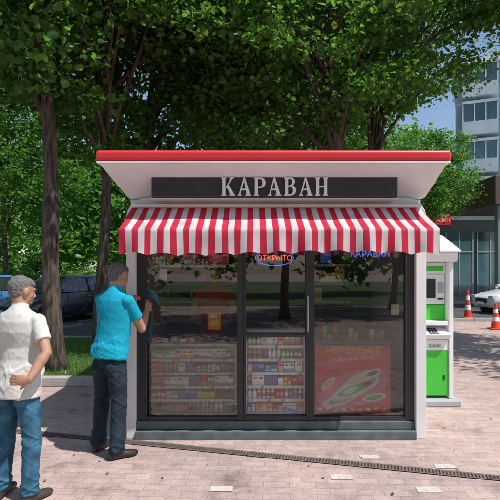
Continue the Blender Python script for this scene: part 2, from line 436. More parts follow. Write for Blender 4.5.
def rr_pts(x0, x1, zt, r):
    pts = [(x0, 0.0)]
    for i in range(9):
        a = math.pi-math.pi/2*i/8; pts.append((x0+r+r*math.cos(a), zt-r+r*math.sin(a)))
    for i in range(9):
        a = math.pi/2-math.pi/2*i/8; pts.append((x1-r+r*math.cos(a), zt-r+r*math.sin(a)))
    pts.append((x1, 0.0)); return pts
o = rr_pts(-1.205, 1.72, 2.358, .2); i_ = rr_pts(-1.115, 1.615, 2.262, .12)
b = MB(); n = len(o)
y0, y1 = 4.87, 5.02
vs = [(p[0], y0, p[1]) for p in o]+[(p[0], y0, p[1]) for p in i_]+[(p[0], y1, p[1]) for p in o]+[(p[0], y1, p[1]) for p in i_]
fs = []
for k in range(n-1):
    fs += [(k, k+1, n+k+1, n+k), (2*n+k, 3*n+k, 3*n+k+1, 2*n+k+1), (k, 2*n+k, 2*n+k+1, k+1), (n+k, n+k+1, 3*n+k+1, 3*n+k)]
fs += [(0, n, 3*n, 2*n), (n-1, 3*n-1, 4*n-1, 2*n-1)]
b.raw(vs, fs, 'white')
b.obj('portal_frame', K, bevel=0.008)
b = MB()
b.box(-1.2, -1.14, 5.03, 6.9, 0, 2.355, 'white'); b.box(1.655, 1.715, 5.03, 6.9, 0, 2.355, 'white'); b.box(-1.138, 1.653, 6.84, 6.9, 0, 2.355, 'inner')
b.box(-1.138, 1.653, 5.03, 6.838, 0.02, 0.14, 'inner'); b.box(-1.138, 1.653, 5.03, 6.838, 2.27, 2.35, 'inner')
b.obj('walls', K)
b = MB(); b.box(-1.113, 1.613, 4.84, 5.02, 0.0, 0.085, 'plinth'); b.box(-1.113, 1.613, 4.90, 5.02, 0.087, 0.165, 'plinth')
b.obj('plinth', K, bevel=0.006)
b = MB()
F0, F1 = 4.92, 4.985
def fr(x0, x1, z0, z1, y0=F0, y1=F1, m='frame'): b.box(x0, x1, y0, y1, z0, z1, m)
xs = [(-1.112, -1.02), (-.125, -.065), (.575, .635), (1.53, 1.612)]
for a, c in xs: fr(a, c, .167, 2.26)
fr(-1.02, -.125, .167, .205, F0+.003, F1-.002); fr(-.065, .575, .167, .215, F0-.006, F1-.002); fr(.635, 1.53, .167, .205, F0+.003, F1-.002)
fr(-1.02, -.125, 2.16, 2.26, F0+.003, F1-.002); fr(-.065, .575, 2.16, 2.26, F0+.003, F1-.002); fr(.635, 1.53, 2.16, 2.26, F0+.003, F1-.002)
fr(-.065, -.04, .215, 2.16, F0-.006, F1-.004); fr(.55, .575, .215, 2.16, F0-.006, F1-.004)
fr(-.04, .55, .99, 1.02, F0-.003, F1-.004)
b.obj('window_frames', K, bevel=0.004)
b = MB(); b.box(.558, .572, 4.865, 4.885, 1.05, 1.40, 'chrome'); b.box(.56, .57, 4.885, 4.913, 1.07, 1.08, 'chrome'); b.box(.56, .57, 4.885, 4.913, 1.37, 1.38, 'chrome')
b.obj('door_handle', K, bevel=0.004)
b = MB()
for a, c in ((-1.02, -.125), (-.04, .55), (.635, 1.53)): b.quad((a, 4.955, .2), (c, 4.955, .2), (c, 4.955, 2.2), (a, 4.955, 2.2), 'glass')
b.obj('window_glass', K)

pal = ['pcream', 'letter', 'pdred', 'pblue', 'pgreen', 'yellow', 'orange', 'red', 'pbrown', 'letter', 'yellow', 'pdred', 'black', 'ppink', 'letter', 'pcream', 'pgreen', 'pblue', 'letter', 'pgrey']
def shelf_bay(x0, x1, y, zs, name, dy=.22, wmin=.035, wmax=.07, hmax=.108, hmin=.07, bottles=(), top=.12, sides=True, gap=0.0):
    b = MB(); g = MB(); R_ = random.Random(int(x0*91)+int(y*10))
    for zi, z in enumerate(zs):
        b.box(x0, x1, y-.008, y+dy, z-.010, z, 'shelfw'); b.box(x0, x1, y-.014, y-.009, z-.022, z+.006, 'shelfw')
        x = x0+.006
        while x < x1-.04:
            if gap and R_.random() < gap: x += R_.uniform(.06, .2); continue
            c = R_.choice(pal); rep = R_.randint(1, 3)
            w = R_.uniform(wmin, wmax); hh = R_.uniform(hmin, hmax); c2 = R_.choice(pal)
            bot = zi in bottles or R_.random() < .15
            if bot: w = R_.uniform(.038, .046); hh = hmax+.005
            for _ in range(rep):
                if x+w > x1-.004: break
                yy = y+.01+R_.uniform(0, .025)
                if bot:
                    cx = x+w/2; cy = yy+w/2; rr = w*.46
                    g.tube([(cx, cy, z+.001), (cx, cy, z+hh*.62), (cx, cy, z+hh*.8), (cx, cy, z+hh*.92)], [rr, rr, rr*.4, rr*.36], c, 10)
                    g.tube([(cx, cy, z+hh*.2), (cx, cy, z+hh*.55)], [rr*1.04, rr*1.04], c2, 10); g.tube([(cx, cy, z+hh*.921), (cx, cy, z+hh)], [rr*.45, rr*.45], 'red', 8)
                else:
                    g.box(x, x+w, yy, yy+.1, z+.001, z+hh, c)
                    k = R_.uniform(.3, .6)*hh
                    g.quad((x+.004, yy-.001, z+.008), (x+w-.004, yy-.001, z+.008), (x+w-.004, yy-.001, z+k), (x+.004, yy-.001, z+k), c2)
                    g.quad((x+w*.2, yy-.002, z+hh*.66), (x+w*.8, yy-.002, z+hh*.66), (x+w*.8, yy-.002, z+hh*.82), (x+w*.2, yy-.002, z+hh*.82), R_.choice(['letter', 'black', 'yellow', 'pdred']))
                x += w+.002
            x += R_.uniform(.001, .008)
            g.quad((x-.035, y-.0155, z-.021), (x-.008, y-.0155, z-.021), (x-.008, y-.0155, z+.003), (x-.035, y-.0155, z+.003), R_.choice(['letter', 'yellow', 'pcream', 'pdred']))
    lo = zs[0]-.03; hi = zs[-1]+top
    if sides:
        b.box(x0-.012, x0-.001, y-.01, y+dy, lo, hi, 'shelfw'); b.box(x1+.001, x1+.012, y-.01, y+dy, lo, hi, 'shelfw')
        b.box(x0, x1, y+dy+.001, y+dy+.012, lo, hi, 'shelfw')
    b.obj(name+'_shelves', K); g.obj(name+'_goods', K)
zs = [.21, .345, .48, .615, .75]
shelf_bay(-1.0, -.15, 5.04, zs, 'left_display', dy=.15, bottles=(0,))
shelf_bay(-.03, .54, 5.05, zs+[.885], 'centre_display', dy=.15, bottles=(1, 4))
b = MB(); b.box(-1.01, -.14, 5.03, 5.21, .885, .905, 'shelfw'); b.box(-.04, .55, 5.04, 5.22, 1.03, 1.05, 'shelfw'); b.box(.66, 1.5, 5.3, 5.75, .86, .9, 'pgrey')
b.obj('counter', K, bevel=.004)
zs2 = [1.0, 1.24, 1.48, 1.72, 1.96]
shelf_bay(-1.1, -.1, 6.55, zs2, 'rear_display', wmin=.06, wmax=.1, hmin=.10, hmax=.2, bottles=(1,), sides=False, gap=.3)
shelf_bay(.75, 1.3, 6.5, [1.24, 1.48, 1.72], 'side_display', wmin=.06, wmax=.1, hmin=.10, hmax=.2, sides=False, gap=.35)
shelf_bay(-1.0, -.16, 5.04, [1.70], 'upper_left', dy=.12, top=.1, sides=False, gap=.1)
b = MB()
b.box(-.42, -.29, 4.962, 4.966, 1.06, 1.22, 'orange'); b.box(-.40, -.31, 4.959, 4.9615, 1.10, 1.15, 'yellow'); b.box(-.40, -.33, 4.9585, 4.9613, 1.17, 1.2, 'pcream')
b.box(.70, .80, 4.962, 4.966, 1.72, 1.83, 'pblue'); b.box(-.9, -.82, 4.962, 4.966, 1.55, 1.66, 'pcream')
b.box(1.40, 1.48, 4.962, 4.966, 1.2, 1.31, 'pcream')
b.obj('notices', K)
c = (.245, 5.0, 1.77); b = MB()
ring = [(c[0]+.19*math.cos(a), c[1], c[2]+.075*math.sin(a)) for a in [2*math.pi*i/32 for i in range(33)]]
b.tube(ring, [.005]*33, 'led_b', 6, cap=False)
b.obj('open_sign_ring', K)
text('open_sign_text', 'ОТКРЫТО', .07, (c[0], 5.0, c[2]-.025), 'led_r', K)
text('reflected_name_text', 'КАРАВАН', .085, (1.2, 5.0, 1.78), 'led_b', K)  # reflection of a blue name sign, put in as glowing text behind the glass
# ice cream poster
b = MB()
b.box(.652, 1.40, 4.99, 4.996, .225, .90, 'poster')
def py(pts, m, k): b.poly(pts, 4.99, .0006*k, m)
def ell(cx, cz, a, c, rot=0, n=26, w=0, ph=0):
    return [(cx+a*(1+w*math.sin(5*t+ph))*math.cos(t)*math.cos(rot)-c*(1+w*math.sin(7*t+ph))*math.sin(t)*math.sin(rot), cz+a*(1+w*math.sin(5*t+ph))*math.cos(t)*math.sin(rot)+c*(1+w*math.sin(7*t+ph))*math.sin(t)*math.cos(rot)) for t in [2*math.pi*i/n for i in range(n)]]
py(ell(1.03, .46, .37, .17, .35, w=.05), 'ppink', 1.4)
els = [(.90, .36, .20, .06, .35, 'letter'), (.92, .37, .15, .035, .35, 'pgreen'), (.88, .355, .05, .02, .3, 'yellow'),
    (1.05, .47, .27, .075, .42, 'letter'), (1.07, .48, .21, .045, .42, 'pgreen'), (1.0, .45, .08, .026, .42, 'letter'), (1.17, .52, .05, .025, .4, 'pdred'),
    (1.12, .58, .20, .05, .38, 'letter'), (1.12, .58, .16, .028, .38, 'pcream'), (1.22, .62, .06, .022, .38, 'pbrown'),
    (1.24, .38, .12, .045, .2, 'letter'), (1.24, .38, .085, .025, .2, 'pgreen'), (.78, .52, .09, .035, .7, 'letter'), (.78, .52, .06, .018, .7, 'yellow')]
for k, (cx, cz, a_, c_, ro, m_) in enumerate(els): py(ell(cx, cz, a_, c_, ro, w=.06, ph=k*1.7), m_, 3+k)
for k in range(9): py(ell(.70+k*.08, .262+.008*math.sin(k*2), .026, .016, .3*math.sin(k)), ['letter', 'pcream', 'yellow'][k % 3], 2+.3*k)
b.obj('poster', K)
text('poster_text', 'МОРОЖЕНОЕ', .082, (1.03, 4.986, .82), 'yellow', K, ext=.001, off=.002)
text('poster_text', 'любимый вкус', .062, (1.02, 4.986, .745), 'letter', K, ext=.001, rz=-.06, off=.001)
b = MB(); R_ = random.Random(5)
for i in range(14):
    if i in (4, 5, 9): continue
    x = .72+i*.056
    b.box(x, x+.045, 5.35, 5.38, .905, .905+R_.uniform(.05, .17), R_.choice(pal))
for i in range(5):
    x = -.98+i*.09; b.box(x, x+.06, 5.08, 5.12, .907, .907+R_.uniform(.04, .1), R_.choice(pal))
b.obj('counter_goods', K)

# awning
nst = 25; sub = 4; ncol = nst*2*sub
x0, x1 = -1.145, 1.655
b = MB(); vs = []; rows = [('s', j/8) for j in range(9)]+[('v', j/7) for j in range(1, 8)]
for kind, t in rows:
    for i in range(ncol+1):
        u = i/ncol; xx = x0+(x1-x0)*u
        if kind == 's':
            yy = 4.86+(4.36-4.86)*t; zz = 2.252+(2.012-2.252)*t-.012*math.sin(math.pi*t)*(1+.4*math.sin(u*22))+.004*math.sin(u*90)*t
        else:
            bot = .228-.024*abs(math.sin(u*math.pi*11))+.012*math.sin(u*7)
            yy = 4.357+.016*math.sin(u*math.pi*22+1)*t+.010*math.sin(u*61)*t; zz = 2.012-bot*t+.004*math.sin(u*90)*(1-t)
            xx += .006*math.sin(u*43)*t
        vs.append((xx, yy, zz))
W = ncol+1
for j in range(len(rows)-1):
    for i in range(ncol):
        b.f.append([j*W+i, j*W+i+1, (j+1)*W+i+1, (j+1)*W+i]); b.m.append(0 if (i//sub) % 2 == 0 else 1)
b.v = [Vector(v) for v in vs]; b.mats = [M['awr'], M['aww']]
b.obj('awning_fabric', K, smooth=True)
b = MB()
for xx in (x0-.001, x1+.001):
    b.raw([(xx, 4.86, 2.25), (xx, 4.362, 2.008), (xx, 4.362, 1.80), (xx, 4.6, 1.93), (xx, 4.86, 2.06)], [(0, 1, 2, 3, 4)], 'awr')
b.obj('awning_side', K)
b = MB(); b.box(x0, x1, 4.80, 4.868, 2.255, 2.285, 'white'); b.obj('awning_rail', K, bevel=.005)
b = MB(); b.tube([(x0+.02, 4.375, 2.0), (x1-.02, 4.375, 2.0)], [.012, .012], 'chrome', 8)
for xx in (-1.05, 0.25, 1.57): b.tube([(xx, 4.86, 1.98), (xx, 4.38, 1.995)], [.009, .009], 'chrome', 8)
b.obj('awning_arms', K)

# ------------------------------------------------------------------ payment terminal
T = empty('payment_terminal', (2.27, 6.3, 0))
TX = Matrix.Translation((-.07, 0, 0))
b = MB(TX); b.box(2.06, 2.62, 6.02, 6.62, 0, .07, 'pgrey'); b.obj('base', T, bevel=.01)
b = MB(TX)
b.box(2.12, 2.17, 6.12, 6.56, .07, 1.75, 'white'); b.box(2.51, 2.56, 6.12, 6.56, .07, 1.75, 'white'); b.box(2.17, 2.51, 6.3, 6.56, .07, 1.75, 'white')
b.box(2.171, 2.509, 6.13, 6.299, .97, 1.02, 'white')
b.hexa([(2.171, 6.10, .80), (2.509, 6.10, .80), (2.509, 6.298, .80), (2.171, 6.298, .80)], [(2.171, 6.05, .86), (2.509, 6.05, .86), (2.509, 6.298, .95), (2.171, 6.298, .95)], 'white')
b.obj('cabinet', T, bevel=.008)
b = MB(TX)
b.hexa([(2.09, 6.08, 1.752), (2.59, 6.08, 1.752), (2.59, 6.6, 1.752), (2.09, 6.6, 1.752)], [(2.09, 6.04, 1.86), (2.59, 6.04, 1.86), (2.59, 6.6, 2.08), (2.09, 6.6, 2.08)], 'white')
b.hexa([(2.07, 6.0, 1.861), (2.61, 6.0, 1.861), (2.61, 6.62, 2.085), (2.07, 6.62, 2.085)], [(2.07, 6.0, 1.89), (2.61, 6.0, 1.89), (2.61, 6.62, 2.115), (2.07, 6.62, 2.115)], 'white')
b.obj('hood', T, bevel=.008)
b = MB(TX)
b.box(2.172, 2.508, 6.14, 6.298, .11, .66, 'green'); b.box(2.172, 2.508, 6.14, 6.298, .663, .79, 'white'); b.box(2.172, 2.508, 6.25, 6.299, 1.025, 1.22, 'green'); b.box(2.172, 2.508, 6.24, 6.299, 1.60, 1.745, 'white')
b.obj('green_panels', T, bevel=.005)
b = MB(TX); b.box(2.18, 2.50, 6.235, 6.299, 1.225, 1.595, 'white'); b.obj('fascia', T, bevel=.008)
b = MB(TX); b.box(2.21, 2.38, 6.228, 6.234, 1.30, 1.54, 'screen'); b.box(2.41, 2.48, 6.228, 6.234, 1.36, 1.50, 'pgrey'); b.box(2.41, 2.48, 6.228, 6.234, 1.28, 1.30, 'black')
b.box(2.44, 2.46, 6.133, 6.139, .3, .36, 'black')
for i in range(3):
    for j in range(4): b.box(2.26+i*.04, 2.29+i*.04, 6.08+j*.04, 6.105+j*.04, .87+j*.014, .885+j*.016, 'black')
b.obj('screen', T, bevel=.002)
text('label', 'БАНК', .055, (2.27, 6.135, .70), 'green', T)
b = MB(TX); b.box(2.2, 2.48, 6.233, 6.239, 1.64, 1.70, 'green'); b.obj('top_label', T)

# ------------------------------------------------------------------ cars
def car(name, loc, yaw, paint):
    e = empty(name, loc)
    X = Matrix.Translation(loc) @ Matrix.Rotation(yaw, 4, 'Z')
    b = MB(X)
    st = [(-2.15, .66, .60, .36), (-2.05, .76, .68, .26), (-1.7, .84, .78, .2), (-1.0, .87, .92, .2), (0, .88, .95, .2), (1.2, .88, .97, .2), (1.85, .84, .97, .22), (2.08, .76, .90, .3), (2.14, .7, .7, .4)]
    vs = []; n = 10
    for x, hw, zt, zb in st:
        half = [(hw*.86, zb), (hw, zb+.14), (hw, zb+(zt-zb)*.62), (hw*.93, zt-.03), (hw*.8, zt)]
        sec = half+[(-a, z) for a, z in reversed(half)]
        vs += [(x, a, z) for a, z in sec]
    fs = []
    for i in range(len(st)-1):
        for k in range(n): fs.append((i*n+k, i*n+(k+1) % n, (i+1)*n+(k+1) % n, (i+1)*n+k))
    fs += [tuple(range(n)), tuple(range((len(st)-1)*n, len(st)*n))]
    b.raw(vs, fs, paint)
    b.obj('body', e, smooth=True, bevel=.02)
    b = MB(X)
    B_ = [(-1.05, -.76, .93), (-1.05, .76, .93), (1.85, .76, .96), (1.85, -.76, .96)]; T_ = [(-.35, -.58, 1.40), (-.35, .58, 1.40), (1.35, .58, 1.42), (1.35, -.58, 1.42)]
    b.hexa(B_, T_, 'cglass'); b.obj('glasshouse', e, bevel=.03)
    b = MB(X)
    b.hexa([(-.4, -.6, 1.39), (-.4, .6, 1.39), (1.4, .6, 1.41), (1.4, -.6, 1.41)], [(-.25, -.52, 1.46), (-.25, .52, 1.46), (1.25, .52, 1.47), (1.25, -.52, 1.47)], paint)
    for s in (-1, 1):
        b.tube([(-1.08, s*.77, .93), (-.36, s*.59, 1.41)], [.035, .03], paint, 6); b.tube([(1.86, s*.77, .95), (1.37, s*.59, 1.42)], [.06, .05], paint, 6)
        b.tube([(.45, s*.785, .95), (.45, s*.60, 1.42)], [.035, .03], paint, 6)
        b.box(-.95, -.78, s*.86-.06, s*.86+.08*s+.06, .96, 1.08, paint)
    b.obj('roof_and_pillars', e, bevel=.015)
    b = MB(X)
    for wx in (-1.35, 1.32):
        for s in (-1, 1):
            b.tube([(wx, s*.62, .31), (wx, s*.885, .31)], [.36, .36], 'black', 24)
            b.tube([(wx, s*.66, .31), (wx, s*.70, .31), (wx, s*.89, .31), (wx, s*.905, .31)], [.3, .315, .315, .28], 'rubber', 24)
            b.tube([(wx, s*.88, .31), (wx, s*.912, .31)], [.2, .19], 'chrome', 20)
            for k in range(5):
                a = k*2*math.pi/5; b.tube([(wx+.11*math.cos(a), s*.90, .31+.11*math.sin(a)), (wx+.11*math.cos(a), s*.915, .31+.11*math.sin(a))], [.035, .035], 'black', 8)
    b.obj('wheels', e)
    b = MB(X)
    for s in (-1, 1):
        b.box(-2.16, -1.95, s*.58-.14, s*.58+.14, .58, .69, 'lamp'); b.box(2.0, 2.15, s*.62-.1, s*.62+.1, .7, .86, 'rlamp')
        for dx in (-.55, .45, 1.3): b.box(dx, dx+.012, s*.872-.012, s*.872+.012, .35, .93, 'black')
        b.box(.25, .4, s*.885-.012, s*.885+.012, .80, .83, 'chrome')
    b.box(-2.18, -2.1, -.36, .36, .42, .58, 'black'); b.box(-2.195, -2.185, -.25, .25, .36, .46, 'letter'); b.box(2.15, 2.165, -.25, .25, .6, .7, 'letter')
    b.obj('lamps_and_grille', e, bevel=.01)
    return e
pw = mat('paint_white', (0.75, 0.76, 0.77), .25, var=0, coat=.6); pdk = mat('paint_dark', (0.02, 0.028, 0.045), .25, var=0, coat=.6)
pbl = mat('paint_blue', (0.05, 0.2, 0.38), .25, var=0, coat=.6); psl = mat('paint_silver', (0.35, 0.36, 0.38), .3, metal=.6, var=0, coat=.5)
car('parked_car', (10.9, 19.2, 0), .12, pw)
car('parked_car', (-6.2, 16.6, 0), math.radians(62), pdk)
car('parked_car', (-9.1, 16.2, 0), math.radians(75), pbl)
car('parked_car', (-3.0, 17.8, 0), math.radians(66), psl)

def cone(loc, h):
    e = empty('traffic_cone', loc); x, y, z = loc
    b = MB(); b.box(x-.17, x+.17, y-.17, y+.17, .006, .035, 'cone'); b.obj('base', e, bevel=.01)
    b = MB(); R0, R1 = .125, .03
    cuts = [0, .28, .45, .62, .78, 1]; cols = ['cone', 'letter', 'cone', 'letter', 'cone']
    for i in range(5):
        a, c = cuts[i], cuts[i+1]
        b.tube([(x, y, .035+h*a), (x, y, .035+h*c)], [R0+(R1-R0)*a+.0005*i, R0+(R1-R0)*c+.0005*i], cols[i], 20)
    b.obj('body', e, smooth=False)
cone((7.45, 17.1, 0), .95); cone((6.85, 13.95, 0), .68)

# ------------------------------------------------------------------ buildings
e = empty('apartment_building', (15, 36, 0))
X = Matrix.Translation((15.2, 37, 0)) @ Matrix.Rotation(math.radians(-24), 4, 'Z')
b = MB(X); b.box(0, 34, 0, 14, 0, 16.6, 'fac'); b.box(-.3, 34.3, -.5, 14.3, 16.6, 17.1, 'fac2'); b.obj('walls', e)
b = MB(X); g = MB(X)
for f in range(6):
    z = .4+f*2.72
    for k in range(8):
        x = .5+k*4.2
        b.box(x, x+2.3, -1.1, -.002, z, z+.95, 'fac2'); g.box(x+.05, x+2.25, -1.05, -.004, z+.952, z+2.2, 'win'); b.box(x-.03, x+2.33, -1.15, -.002, z+2.202, z+2.4, 'fac2')
        for q in range(4): b.box(x+q*.743, x+q*.743+.07, -1.09, -1.052, z+.952, z+2.2, 'letter')
        g.box(x+2.75, x+3.75, -.03, .1, z+.9, z+2.2, 'win'); b.box(x+2.68, x+3.82, -.07, -.002, z+.78, z+.898, 'letter'); b.box(x+3.22, x+3.27, -.06, -.031, z+.9, z+2.2, 'letter')
        if (f+k) % 3 == 0: b.box(x+2.9, x+3.6, -.35, -.005, z+.3, z+.75, 'letter')
    b.box(-.02, 34, -.05, -.003, z+2.44, z+2.56, 'fac2')
    for k in range(3): g.box(-.03, .1, 2+k*4, 3.4+k*4, z+.9, z+2.2, 'win')
b.obj('balconies', e); g.obj('windows', e)
e = empty('shop_building', (12, 27, 0))
b = MB(); b.box(9.6, 30, 27, 33, 0, 4.3, 'shop'); b.box(9.4, 30, 26.6, 33.2, 4.302, 4.6, 'shop'); b.obj('walls', e)
b = MB()
for k in range(8):
    b.box(9.8+k*2.4, 12.0+k*2.4, 26.93, 27.05, .3, 3.7, 'win')
    for q in range(4): b.box(9.8+k*2.4+q*.72, 9.86+k*2.4+q*.72, 26.9, 26.929, .3, 3.7, 'pgrey')
    b.box(9.8+k*2.4, 12.0+k*2.4, 26.895, 26.899, 2.6, 2.66, 'pgrey')
b.obj('windows', e)
b = MB(); b.box(9.3, 10.6, 26.4, 26.59, 4.05, 4.5, 'red'); b.box(9.0, 9.3, 26.3, 27.2, 0, 4.4, 'shopb'); b.obj('shop_sign', e)
text('shop_sign_text', 'МАГАЗИН', .24, (9.95, 26.38, 4.2), 'letter', e)
b = MB(); b.box(10.2, 16, 20.8, 25.5, 4.4, 5.6, 'shopb'); b.box(10.4, 10.7, 21, 21.3, 0, 4.4, 'shop'); b.box(15, 15.3, 21, 21.3, 0, 4.4, 'shop'); b.obj('entrance_canopy', e, bevel=.02)

# ------------------------------------------------------------------ people
def lerp(a, b, t): return a+(b-a)*t
def person(name, pos, yaw, H, mats, feet, armR, armL, head_yaw=0, head_pitch=0, lean=0, hem=.82, belly=.02, sleeve=.62, long_hair=False):
    s = H/1.72
    f = Vector((math.sin(yaw), math.cos(yaw), 0)); r_ = Vector((math.cos(yaw), -math.sin(yaw), 0)); up = Vector((0, 0, 1)); pos = Vector(pos)
    def Lc(x, y, z):
        if z > .9: y = y+lean*(z-.9)
        return pos+(r_*x+f*y+up*z)*s
    G = {}
    def put(g, vs, fs):
        V, F = G.setdefault(g, ([], [])); o = len(V); V += vs; F += [[o+k for k in q] for q in fs]
    def tube(g, pts, rad, ref, n=20, ends=True):
        pts = [Vector(p) for p in pts]; vs = []; fs = []; m = len(pts)
        for i, p in enumerate(pts):
            t = (pts[min(i+1, m-1)]-pts[max(i-1, 0)]).normalized()
            a = ref-t*ref.dot(t)
            if a.length < 1e-4: a = Vector((1, 0, 0))-t*t.x
            a.normalize(); c = t.cross(a)
            ra, rb = rad[i] if isinstance(rad[i], tuple) else (rad[i], rad[i])
            for k in range(n):
                an = 2*math.pi*k/n; vs.append(p+a*math.cos(an)*ra*s+c*math.sin(an)*rb*s)
        for i in range(m-1):
            for k in range(n): fs.append((i*n+k, i*n+(k+1) % n, (i+1)*n+(k+1) % n, (i+1)*n+k))
        fs.append(tuple(range(n-1, -1, -1))); fs.append(tuple(range((m-1)*n, m*n)))
        put(g, vs, fs)
    def ball(g, c, rad, ax=None, n=16):
        ax = ax or (r_, f, up); vs = []; fs = []
        for i in range(1, n):
            th = math.pi*i/n
            for k in range(n*2):
                ph = math.pi*k/n
                vs.append(c+(ax[0]*rad[0]*math.sin(th)*math.cos(ph)+ax[1]*rad[1]*math.sin(th)*math.sin(ph)+ax[2]*rad[2]*math.cos(th))*s)
        w = 2*n
        for i in range(n-2):
            for k in range(w): fs.append((i*w+k, (i+1)*w+k, (i+1)*w+(k+1) % w, i*w+(k+1) % w))
        o = len(vs); vs += [c+ax[2]*rad[2]*s, c-ax[2]*rad[2]*s]
        for k in range(w): fs.append((o, k, (k+1) % w)); fs.append((o+1, (n-2)*w+(k+1) % w, (n-2)*w+k))
        put(g, vs, fs)
    tube('shirt', [Lc(0, -.005, hem), Lc(0, -.002, hem+.08), Lc(0, .0+belly*.6, .98), Lc(0, belly, 1.08), Lc(0, belly*.6, 1.2), Lc(0, 0, 1.32), Lc(0, -.01, 1.385), Lc(0, -.012, 1.43), Lc(0, -.012, 1.465), Lc(0, -.01, 1.485)],
         [(.184, .146), (.180, .142), (.170, .130+belly*.4), (.166, .126+belly*.5), (.176, .126), (.188, .124), (.185, .110), (.152, .090), (.092, .072), (.068, .064)], r_, n=32)
    tube('shirt', [Lc(0, -.012, 1.455), Lc(0, .0, 1.508)], [.068, .063], r_)
    tube('pants', [Lc(0, 0, .80), Lc(0, 0, .88), Lc(0, 0, .98)], [(.15, .104), (.155, .108), (.145, .104)], r_)
    for sd, (fx, fy, fyaw, kb) in zip((-1, 1), feet):
        hip = Lc(sd*.080, 0, .86); ank = Lc(fx, fy, .09); kn = (hip+ank)/2+(f*kb+r_*sd*.005)*s+up*.02*s
        tube('pants', [hip, lerp(hip, kn, .5), lerp(hip, kn, .85), kn, lerp(kn, ank, .3), lerp(kn, ank, .75), lerp(kn, ank, 1.0)+up*-.02*s],
             [(.080, .094), (.080, .09), (.066, .074), (.063, .07), (.063, .071), (.058, .064), (.060, .070)], r_)
        ball('pants', Lc(sd*.075, -.018, .80), (.077, .100, .09))
        fd = Vector((math.sin(yaw+fyaw), math.cos(yaw+fyaw), 0)); fr_ = Vector((fd.y, -fd.x, 0)); base = Vector((ank.x, ank.y, 0))
        tube('shoe', [base+fd*-.075*s+up*.03*s, base+fd*-.04*s+up*.042*s, base+fd*.03*s+up*.042*s, base+fd*.10*s+up*.034*s, base+fd*.16*s+up*.028*s, base+fd*.195*s+up*.024*s],
             [(.025, .026), (.038, .042), (.040, .042), (.047, .034), (.042, .028), (.022, .018)], fr_)
        tube('shoe', [base+up*.04*s, base+up*.10*s], [(.038, .05), (.036, .042)], fr_)
    def hand(w, d, pn, curl, ts):
        d = d.normalized(); pn = (pn-d*pn.dot(d)).normalized(); lat = d.cross(pn)
        tube('skin', [w-d*.02*s, w+d*.02*s, w+d*.055*s, w+d*.088*s], [(.026, .02), (.034, .018), (.041, .016), (.040, .012)], lat)
        for k, (off, ln) in enumerate(((-.031, .068), (-.0105, .078), (.0105, .074), (.031, .057))):
            off *= -ts
            p = w+(d*.085+lat*off)*s; dd = (d+lat*off*2.6).normalized(); pts = [p-dd*.015*s, p]; ang = 0
            for q, fr2 in enumerate((.45, .32, .23)):
                ang += curl*(.6 if q == 0 else 1)
                v = dd*math.cos(ang)+pn*math.sin(ang); p = p+v*ln*fr2*s; pts.append(p)
            tube('skin', pts, [.0095, .0095, .009, .0085, .0065], lat, 10)
        tb = w+(d*.018+lat*ts*-1*-.028)*s
        td = (d*.75+lat*ts*.65+pn*.35).normalized()
        tube('skin', [tb, tb+td*.03*s, tb+(td*.055+pn*.004)*s, tb+(td*.07+d*.006+pn*.008)*s], [.014, .012, .0105, .007], lat, 10)
    for sd, (el, wr, hd, pn, curl, ts) in ((1, armR), (-1, armL)):
        sh = Lc(sd*.168, -.01, 1.39); el = Vector(el); wr = Vector(wr)
        tube('skin', [sh, lerp(sh, el, .5), el, lerp(el, wr, .25), lerp(el, wr, .65), wr], [.05, .046, .04, .042, .034, (.028, .024)], r_)
        ball('skin', el, (.04, .04, .04)); ball('shirt', sh+up*-.006*s, (.056, .062, .054))
        e2 = lerp(sh, el, sleeve)
        tube('shirt', [lerp(sh, el, -.02), lerp(sh, el, .3), lerp(sh, el, .5), e2], [.054, .058, .059, .061], r_)
        hand(wr, Vector(hd), Vector(pn), curl, ts)
    hy = yaw+head_yaw; hf = Vector((math.sin(hy)*math.cos(head_pitch), math.cos(hy)*math.cos(head_pitch), math.sin(head_pitch)))
    hr = Vector((math.cos(hy), -math.sin(hy), 0)); hu = hr.cross(hf)
    hc = Lc(0, .012, 1.612); ax = (hr, hf, hu)
    def h(x, y, z): return hc+(hr*x+hf*y+hu*z)*s
    tube('skin', [Lc(0, -.015, 1.43), Lc(0, -.008, 1.5), h(0, -.02, -.04)], [.062, .056, .056], r_)
    ball('skin', h(0, -.008, .012), (.073, .090, .096), ax); ball('skin', h(0, .032, -.045), (.056, .058, .066), ax); ball('skin', h(0, .062, -.088), (.026, .024, .02), ax)
    ball('skin', h(0, .070, .022), (.05, .016, .014), ax); ball('skin', h(-.035, .055, -.03), (.022, .022, .026), ax); ball('skin', h(.035, .055, -.03), (.022, .022, .026), ax)
    tube('skin', [h(0, .082, .012), h(0, .096, -.012), h(0, .106, -.032), h(0, .094, -.042)], [.009, .011, .015, .011], hr, 10)
    for sd in (-1, 1):
        ball('skin', h(sd*.077, -.006, -.008), (.011, .02, .032), ax); ball('eye', h(sd*.031, .077, .0), (.013, .011, .008), ax)
        ball('hair', h(sd*.03, .085, .024), (.02, .006, .005), ax)
    ball('lip', h(0, .090, -.062), (.024, .009, .008), ax)
    ball('hair', h(0, -.028, .030), (.0768, .088, .086), ax); ball('hair', h(0, -.050, -.018), (.065, .050, .060), ax)
    ball('hair', h(0, .02, .055), (.066, .07, .05), ax)
    if long_hair: ball('hair', h(0, -.06, -.06), (.085, .055, .12), ax)
    allv = []; allf = []
    for g in G:
        o = len(allv); allv += [tuple(v) for v in G[g][0]]; allf += [[o+k for k in q] for q in G[g][1]]
    me = bpy.data.meshes.new('tmp'); me.from_pydata(allv, [], allf); me.update()
    bm = bmesh.new(); bm.from_mesh(me); bmesh.ops.recalc_face_normals(bm, faces=bm.faces); bm.to_mesh(me); bm.free()
    to = bpy.data.objects.new('tmp', me); COL.objects.link(to)
